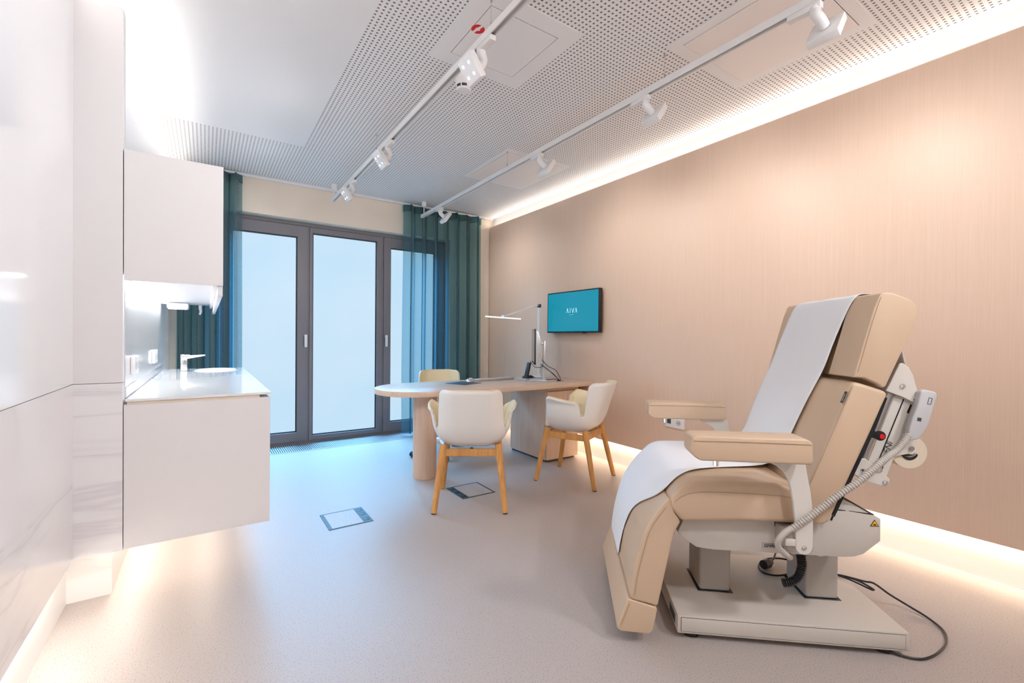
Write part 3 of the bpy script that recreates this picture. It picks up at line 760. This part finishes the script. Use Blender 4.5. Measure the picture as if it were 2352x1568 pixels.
# backrest
back = cushion('back_cushion', [(.392, .525), (.42, .500), (.478, .487), (.506, .500), (.564, .644), (.635, .817), (.694, .968), (.672, .978), (.610, .998), (.578, 1.006), (.49, .775)], V0, V1, .020)
seamline(back, [(.400, V0+.002, .54), (.445, V0-.001, .655), (.497, V0-.001, .79), (.545, V0-.001, .915), (.575, V0+.002, .99)])
tg = M['darkgrey']
bm = BM(); box(bm, -.0215, .0215, -.0065, .0065, 0, .0012)
dv = Vector((.187, 0, .479)).normalized(); nn = Vector((-.479, 0, .187)).normalized(); 
bm.transform(frame3(Vector((.553, -.052, .948))+nn*.003, dv, (0, 1, 0))); ftag = obj('fabric_tag', bm, tg, TC)
# frame3's z axis may point either way: lettering on the outside
text_obj('lettering', 'gharieni', .0088, M['paint'], ftag, frame3(Vector((.553, -.052, .948))+nn*.0048, dv, Vector((0, 0, 1)).cross(dv) if False else nn.cross(dv)), .0002)
# headrest: two wings and a recessed centre
hp = [(.577, 1.020), (.612, 1.020), (.655, 1.000), (.672, .985), (.682, .99), (.736, 1.120), (.768, 1.205), (.780, 1.248), (.777, 1.272), (.762, 1.294), (.700, 1.320), (.672, 1.322), (.660, 1.316), (.640, 1.262)]
hr = cushion('headrest', hp, V0, .098, .016); cushion('headrest', hp, .452, V1, .016)
hc = [(.610, 1.016), (.655, 1.002), (.674, .99), (.736, 1.120), (.772, 1.235), (.774, 1.26), (.758, 1.290), (.700, 1.316), (.690, 1.312)]
cushion('headrest_centre', hc, .104, .446, .012)
seamline(hr, [(.590, V0-.0005, 1.04), (.613, V0-.001, 1.13), (.640, V0-.001, 1.235), (.662, V0-.0005, 1.305)])
seamline(hr, [(.579, V0+.015, 1.023), (.579, 0, 1.0225), (.579, .085, 1.0235)])
# armrests
for s in (0, 1):
    ya, yb = (-.195, -.088) if s == 0 else (.612+.008, .725)
    ar = cushion('armrest', [(.0, .752), (.022, .738), (.374, .738), (.380, .75), (.378, .812), (.36, .823), (.012, .823), (-.006, .815), (-.008, .765)], ya, yb, .010, 3)
    yo = ya if s == 0 else ya
    seamline(ar, [(.0, ya-.0008, .806), (.1, ya-.0012, .8075), (.25, ya-.0012, .8075), (.372, ya-.0008, .806)])
    pa, pb = (-.106, -.094) if s == 0 else (.646, .658)
    post = [(.262, .738), (.396, .738), (.404, .690), (.417, .62), (.426, .55), (.427, .432), (.424, .416), (.413, .404), (.398, .400), (.383, .404), (.373, .415), (.371, .43), (.370, .50), (.361, .585), (.352, .630), (.342, .664), (.327, .69), (.305, .708), (.270, .722)]
    bm = BM(); prism(bm, post, pa, pb); bevel(bm, .0015, 1, 60); po = obj('armrest_post', bm, M['chairwhite'], TC, ang=30)
    q = pa if s == 0 else pb; sg = -1 if s == 0 else 1
    bm = BM(); cyl(bm, (.398, q, .425), (.398, q+sg*.003, .425), .0075, n=20); cyl(bm, (.398, q+sg*.003, .425), (.398, q+sg*.005, .425), .005, .004, n=16); obj('bolt', bm, M['chrome'], po)
    bm = BM(); y_ = sorted((pb if s == 0 else pa, 0 if s == 0 else .55)); box(bm, .345, .437, y_[0], y_[1], .405, .474); bevel(bm, .008, 3); obj('armrest_bracket', bm, M['column'], TC)
    bobj('latch', M['chairwhite'], po, .338, .372, (pa+pb)/2-.004, (pa+pb)/2+.004, .428, .452, bev=.001)
    bm = BM(); cyl(bm, (.088, (ya+yb)/2, .738), (.088, (ya+yb)/2, .710), .0095, n=20); bevel(bm, .001, 1); obj('release_knob', bm, M['chrome'], ar)
# back mechanism
d = Vector((.119, 0, .257)).normalized()
mech = [(.690, .690), (.785, .955), (.863, .935), (.848, .900), (.757, .630), (.735, .650)]
bm = BM(); prism(bm, mech, .05, .50); bevel(bm, .003, 1); fr = obj('back_frame', bm, M['chairwhite'], TC, ang=30)
bm = BM(); prism(bm, [(.716, .665), (.7195, .664), (.816, .935), (.8125, .936)], .0485, .0503); obj('frame_slit', bm, M['black'], fr, smooth=False)
bm = BM(); cyl(bm, (.684, .062, .700), (.774, .062, .962), .0155, n=24); obj('support_tube', bm, M['steel'], TC)
bm = BM(); cyl(bm, (.684, .488, .700), (.774, .488, .962), .0155, n=24); obj('support_tube', bm, M['steel'], TC)
bm = BM(); prism(bm, [(.825, .885), (.831, .882), (.842, .914), (.837, .917)], .0485, .0503); obj('frame_slot', bm, M['black'], fr, smooth=False)
dd = Vector((.047, 0, .140)).normalized()
text_obj('lettering', 'GhariENi', .030, M['darkgrey'], fr, frame3(Vector((.752, .0485, .72)), dd, Vector((-dd.z, 0, dd.x))), .0003, .2)
hinge = [(.745, .965), (.757, .990), (.790, 1.066), (.800, 1.070), (.820, 1.055), (.836, 1.025), (.846, .985), (.862, .942), (.862, .930), (.853, .922), (.843, .922), (.80, .945)]
for y_ in (.036, .505):
    bm = BM(); prism(bm, hinge, y_, y_+.008); bevel(bm, .0015, 1, 60); hg = obj('hinge_plate', bm, M['chairwhite'], TC, ang=30)
    for (u, w) in ((.800, .984), (.848, .938)):
        bm = BM(); q = y_ if y_ < .3 else y_+.008; s = -1 if y_ < .3 else 1
        cyl(bm, (u, q, w), (u, q+s*.003, w), .0105, .009, n=20); cyl(bm, (u, q+s*.003, w), (u, q+s*.006, w), .0075, .004, n=20); obj('bolt', bm, M['chrome'], hg)
lower = [(.640, .690), (.660, .712), (.676, .712), (.700, .690), (.742, .655), (.758, .64), (.757, .622), (.747, .612), (.735, .612), (.69, .625), (.655, .640), (.635, .655)]
for y_ in (.030, .512):
    bm = BM(); prism(bm, lower, y_, y_+.01); bevel(bm, .0015, 1, 60); lw = obj('lower_plate', bm, M['chairwhite'], TC, ang=30)
    q = y_ if y_ < .3 else y_+.01; s = -1 if y_ < .3 else 1
    for (u, w) in ((.743, .626), (.722, .672), (.668, .668)):
        bm = BM(); cyl(bm, (u, q, w), (u, q+s*.003, w), .0105, .009, n=20); cyl(bm, (u, q+s*.003, w), (u, q+s*.006, w), .007, .004, n=20); obj('bolt', bm, M['chrome'], lw)
# bars that tie the mechanism to the body
bm = BM(); prism(bm, [(.56, .50), (.64, .66), (.70, .70), (.72, .66), (.66, .60), (.60, .50)], .12, .43); bevel(bm, .004, 1); obj('pivot_arm', bm, M['chairwhite'], TC, ang=30)
bm = BM(); prism(bm, [(.523, .52), (.60, .71), (.655, .845), (.69, .95), (.683, .952), (.575, .69), (.516, .53)], V0+.004, V1-.004); obj('back_board', bm, M['black'], TC, smooth=False)
# lever with red button
bm = BM(); prism(bm, [(.640, .842), (.652, .836), (.662, .830)] + [(.684+.0175*cos(rad(q)), .811+.0175*sin(rad(q))) for q in range(130, -131, -20)] + [(.660, .803), (.648, .806), (.632, .812)], -.036, -.024); bevel(bm, .003, 2, 60); lv = obj('release_lever', bm, M['black'], TC, ang=30)
bm = BM(); cyl(bm, (.687, -.036, .810), (.687, -.0385, .810), .0085, n=20); obj('red_button', bm, M['red'], lv)
bm = BM(); cyl(bm, (.645, -.03, .825), (.645, .07, .825), .009, n=16); obj('lever_shaft', bm, M['black'], lv)
# hand control
hcpts = [(.843, .968), (.855, .976), (.893, .968), (.898, .958), (.880, .885), (.868, .842), (.852, .815), (.838, .796), (.820, .790), (.806, .788), (.802, .80), (.808, .84), (.818, .875), (.832, .915)]
bm = BM(); prism(bm, hcpts, .008, .034); bevel(bm, .006, 3, 40); hcn = obj('hand_control', bm, M['greyplastic'], TC, ang=40)
bm = BM(); ringframe(bm, -.006, .006, -.012, .012, .0012, -.0004, .0004); bm.transform(frame3((.872, .0074, .935), (.97, 0, -.2), (0, 1, 0))); obj('control_mark', bm, M['darkgrey'], hcn, smooth=False)
bm = BM()
for k in range(5): box(bm, -.006+k*.0028, -.0045+k*.0028, -.0004, .0004, -.008+.002*(k % 2), .006)
bm.transform(frame3((.838, .0074, .868), (.97, 0, -.2), (0, 1, 0))); obj('control_mark', bm, M['black'], hcn, smooth=False)
# corrugated grey cord
path = smoothpath([(.812, .021, .812), (.786, .0, .791), (.737, -.03, .76), (.69, -.06, .744), (.636, -.09, .716), (.565, -.115, .668), (.491, -.124, .617), (.422, -.124, .556), (.371, -.124, .515), (.345, -.124, .495)], 20)
# resample evenly so that the rings are regular
def resample(path, step):
    out = [path[0]]; acc = 0
    for a, b in zip(path, path[1:]):
        L = (b-a).length; s = step-acc
        while s <= L: out.append(a+(b-a)*(s/L)); s += step
        acc = (acc+L) % step if L else acc
        acc = L-(s-step)
    return out
pp = resample(path, .0024)
bm = BM(); tube(bm, pp, .01, 16, rf=lambda i: (.0112, .0120, .0112, .0080)[i % 4]); sc = obj('spiral_cord', bm, M['cordgrey'], TC, ang=30)
p2_ = smoothpath([(.350, -.124, .500), (.326, -.122, .480), (.308, -.118, .452), (.310, -.112, .428), (.330, -.10, .404), (.352, -.085, .385), (.372, -.06, .368), (.392, -.02, .355)])
bm = BM(); tube(bm, p2_, .0105, 16); obj('smooth_cord', bm, M['cordgrey'], sc)
pp = resample(smoothpath([(.478, .10, .345), (.489, .10, .30), (.492, .10, .262), (.480, .10, .222), (.455, .10, .200), (.424, .10, .193)], 20), .0029)
bm = BM(); tube(bm, pp, .015, 16, rf=lambda i: (.0165, .0165, .0125)[i % 3]); obj('cable_conduit', bm, M['black'], TC, ang=30)
bm = BM(); box(bm, .50, .535, .06, .085, .333, .352); box(bm, .53, .552, .062, .083, .322, .338); bevel(bm, .003, 1); obj('cable_clip', bm, M['chairwhite'], TC)
# roll holder plate on the back of the backrest
bm = BM()
cc = [(.852+.018*cos(a), .745+.018*sin(a)) for a in [rad(q) for q in range(-120, 61, 20)]]
prism(bm, [(.785, .715), *cc, (.855, .79), (.800, .80)], .062, .068); bevel(bm, .001, 1, 60); obj('roll_holder', bm, M['chairwhite'], TC, ang=30)
bm = BM(); cyl(bm, (.850, .055, .750), (.850, .50, .750), .008, n=16); obj('roll_pin', bm, M['steel'], TC)

# paper roll + sheet
PR = thing('examination_paper', 'white paper sheet draped over the treatment chair, fed from a roll behind it', 'paper sheet', (1.501, 1.061, 0), rad(-41.0))
bm = BM()
def annulus(bm, cx, cz, ro, ri, a0, a1, n=48):
    R = []
    for k in range(n):
        a = 2*pi*k/n; c, s = cos(a), sin(a)
        R.append([bm.verts.new((cx+ro*c, a0, cz+ro*s)), bm.verts.new((cx+ro*c, a1, cz+ro*s)), bm.verts.new((cx+ri*c, a1, cz+ri*s)), bm.verts.new((cx+ri*c, a0, cz+ri*s))])
    for i in range(n):
        A, B = R[i], R[(i+1) % n]
        for k in range(4): bm.faces.new((A[k], A[(k+1) % 4], B[(k+1) % 4], B[k]))
annulus(bm, .852, .733, .061, .021, .072, .50); rl = obj('paper_roll', bm, M['rollcream'], PR, ang=40)
bm = BM(); prism(bm, [(.852+.030*cos(rad(q)), .733+.030*sin(rad(q))) for q in range(200, 341, 10)]+[(.852+.027*cos(rad(q)), .741+.027*sin(rad(q))) for q in range(335, 204, -10)], .0705, .0719); obj('core_gap', bm, M['gap'], rl, smooth=False)
st = [(.913, .733, .085, .50), (.860, .98, .085, .50), (.806, 1.235, .085, .50), (.795, 1.275, .085, .50), (.770, 1.312, .083, .505), (.735, 1.327, .08, .51), (.700, 1.3315, .078, .512), (.662, 1.3265, .076, .515), (.640, 1.285, .080, .525), (.620, 1.20, .105, .55), (.600, 1.125, .12, .57), (.578, 1.035, .13, .588),
      (.545, .955, .148, .594), (.50, .842, .156, .594), (.475, .765, .168, .592), (.445, .69, .17, .588), (.41, .66, .165, .582), (.372, .648, .145, .578), (.30, .641, .13, .575), (.18, .640, .11, .573), (.08, .638, .075, .573), (.02, .633, .03, .576), (-.020, .611, .012, .578), (-.050, .576, .008, .58), (-.085, .535, .03, .582), (-.117, .486, .12, .584), (-.146, .43, .19, .585), (-.163, .365, .235, .586), (-.178, .30, .255, .587), (-.188, .235, .268, .588), (-.194, .176, .275, .588)]
bm = BM(); rows = []
for (u, w, a, b) in st: rows.append([bm.verts.new((u, a+(b-a)*k/8, w+.0015*sin(k*1.7+u*30))) for k in range(9)])
for A, B in zip(rows, rows[1:]):
    for k in range(8): bm.faces.new((A[k], A[k+1], B[k+1], B[k]))
o = obj('sheet', bm, M['paper'], PR, ang=80)
md = o.modifiers.new('s', 'SUBSURF'); md.levels = 2; md.render_levels = 2
md = o.modifiers.new('t', 'SOLIDIFY'); md.thickness = .0012
# power cable
pw = thing('power_cable', 'black power cable looping across the floor beside the treatment chair', 'power cable', (1.501, 1.061, 0), rad(-41.0))
cp = [(.60, .12, .0075), (.70, .05, .0075), (.734, .029, .0075), (.821, -.01, .0075), (.897, .012, .0075), (.997, .088, .0075), (1.055, .172, .0075), (1.060, .255, .009), (1.028, .320, .02), (.965, .335, .055), (.90, .330, .10), (.86, .33, .107), (.80, .37, .105), (.70, .43, .099), (.62, .51, .099), (.53, .500, .099), (.468, .43, .099), (.458, .37, .099), (.50, .345, .099), (.56, .362, .099), (.60, .39, .099)]
bm = BM(); tube(bm, smoothpath(cp, 10), .0042, 10); obj('cable', bm, M['black'], pw)
bm = BM(); tube(bm, smoothpath([(.62, .475, .099), (.72, .43, .100), (.80, .35, .105), (.845, .27, .106), (.852, .262, .107), (.856, .272, .107), (.83, .34, .107), (.75, .43, .100), (.64, .56, .13)], 10), .0038, 8); obj('cable', bm, M['black'], pw)
bm = BM(); cyl(bm, (.475, .40, .118), (.505, .425, .114), .019, .021, n=20); cyl(bm, (.505, .425, .114), (.528, .445, .112), .016, .012, n=16); tube(bm, smoothpath([(.52, .44, .112), (.55, .47, .118), (.59, .53, .125), (.64, .56, .13)]), .0045, 8); bevel(bm, .001, 1, 50); obj('plug', bm, M['black'], pw)

# ------------------------------------------------------------------ lights
def area(name, loc, sx, sy, d, power, col, up='Y', spread=None):
    l = bpy.data.lights.new(name, 'AREA'); l.shape = 'RECTANGLE'; l.size = sx; l.size_y = sy; l.energy = power; l.color = col
    if spread: l.spread = spread
    o = bpy.data.objects.new(name, l); C.objects.link(o); o.location = loc
    o.rotation_euler = (pi, 0, 0) if up == 'U' else (0, 0, 0) if up == 'D' else Vector(d).to_track_quat('-Z', up).to_euler(); return o
WARM = (1, .88, .75)
LY = 6.6; LC = 1.75
# right oak wall: strips behind the top and bottom edge of the panelling
area('cove_light_right', (3.118, LC, 2.600), .04, LY, (0, 0, 1), 2.9, (1, .90, .79), 'U').rotation_euler = (pi, -.75, 0)
area('plinth_light_right', (3.122, LC, .215), .03, LY, (0, 0, -1), 7, (1, .79, .57), 'D')
# left claddings
area('cove_light_left', (-.58, .45, 2.40), .10, 3.9, (0, 0, 1), 4.5, (1, .95, .9), 'U')
area('cove_light_left', (-.45, 3.85, 2.40), .10, 2.4, (0, 0, 1), 2.8, (1, .96, .92), 'U')
area('plinth_light_left', (-.460, .5, .268), .04, 3.9, (0, 0, -1), 2.9, (1, .92, .82), 'D')
area('plinth_light_left', (-.32, 3.4, .268), .04, 1.7, (0, 0, -1), 1.1, WARM, 'D')
area('plinth_light_cabinet', (-.0, 3.4, .270), .04, 1.7, (0, 0, -1), .7, WARM, 'D')
area('cabinet_bar_light', (-.245, 3.3, 1.379), .03, 1.7, (0, 0, -1), 1.1, (.98, .99, 1), 'D')
# unseen lamps: one more left-track spot, then two fills added behind the viewpoint
spot('spot_light', (1.05, .27, 2.43), (-.82, 0, -.57), P_LEFT, size=2.6, col=(.94, .955, 1), blend=1)
spot('spot_light', (1.09, -.75, 2.45), (-.1, 1, -.62), 22, size=2.3, col=(.985, .965, 1), blend=1, r=.12)  # rear fill pair without fixtures, added to brighten chair and desk
spot('spot_light', (2.09, -.75, 2.45), (.1, 1, -.62), 24, size=2.3, col=(.985, .965, 1), blend=1, r=.12)
# daylight from the sky outside the window
area('sky_patch', (1.3, 7.6, 4.4), 5.0, 3.0, (0, -1, -.72), 3300, (.22, .60, 1.0), 'Z')
w = bpy.data.worlds.new('World'); bpy.context.scene.world = w; w.use_nodes = True
bg = w.node_tree.nodes['Background']; tc = w.node_tree.nodes.new('ShaderNodeTexCoord'); sx = w.node_tree.nodes.new('ShaderNodeSeparateXYZ')
cr = w.node_tree.nodes.new('ShaderNodeValToRGB'); cr.color_ramp.elements[0].color = (.50, .72, .88, 1); cr.color_ramp.elements[1].color = (.72, .86, .98, 1)
w.node_tree.links.new(tc.outputs['Generated'], sx.inputs[0]); w.node_tree.links.new(sx.outputs['Z'], cr.inputs['Fac']); w.node_tree.links.new(cr.outputs['Color'], bg.inputs['Color'])
bg.inputs['Strength'].default_value = .265

# ------------------------------------------------------------------ camera
cam = bpy.data.cameras.new('Camera'); co = bpy.data.objects.new('Camera', cam); C.objects.link(co)
cam.sensor_width = 36; cam.lens = 15.825; cam.clip_start = .02
Rv, Uv, Bv = ((0.82719, -0.561858, 0.008514), (-0.002668, 0.011225, 0.999933), (-0.561916, -0.827158, 0.007786))
co.matrix_world = Matrix(((Rv[0], Uv[0], Bv[0], 0), (Rv[1], Uv[1], Bv[1], 0), (Rv[2], Uv[2], Bv[2], 1.15), (0, 0, 0, 1)))
sc = bpy.context.scene; sc.camera = co
sc.view_settings.view_transform = 'Standard'; sc.view_settings.look = 'None'; sc.view_settings.gamma = 1; sc.view_settings.use_curve_mapping = False
sc.view_settings.exposure = 1.95
sc.cycles.max_bounces = 8; sc.cycles.diffuse_bounces = 5; sc.cycles.glossy_bounces = 3; sc.cycles.transparent_max_bounces = 12; sc.cycles.use_denoising = True; sc.cycles.use_adaptive_sampling = True; sc.cycles.adaptive_threshold = .02
sc.cycles.sample_clamp_indirect = 4; sc.cycles.caustics_reflective = False; sc.cycles.caustics_refractive = False
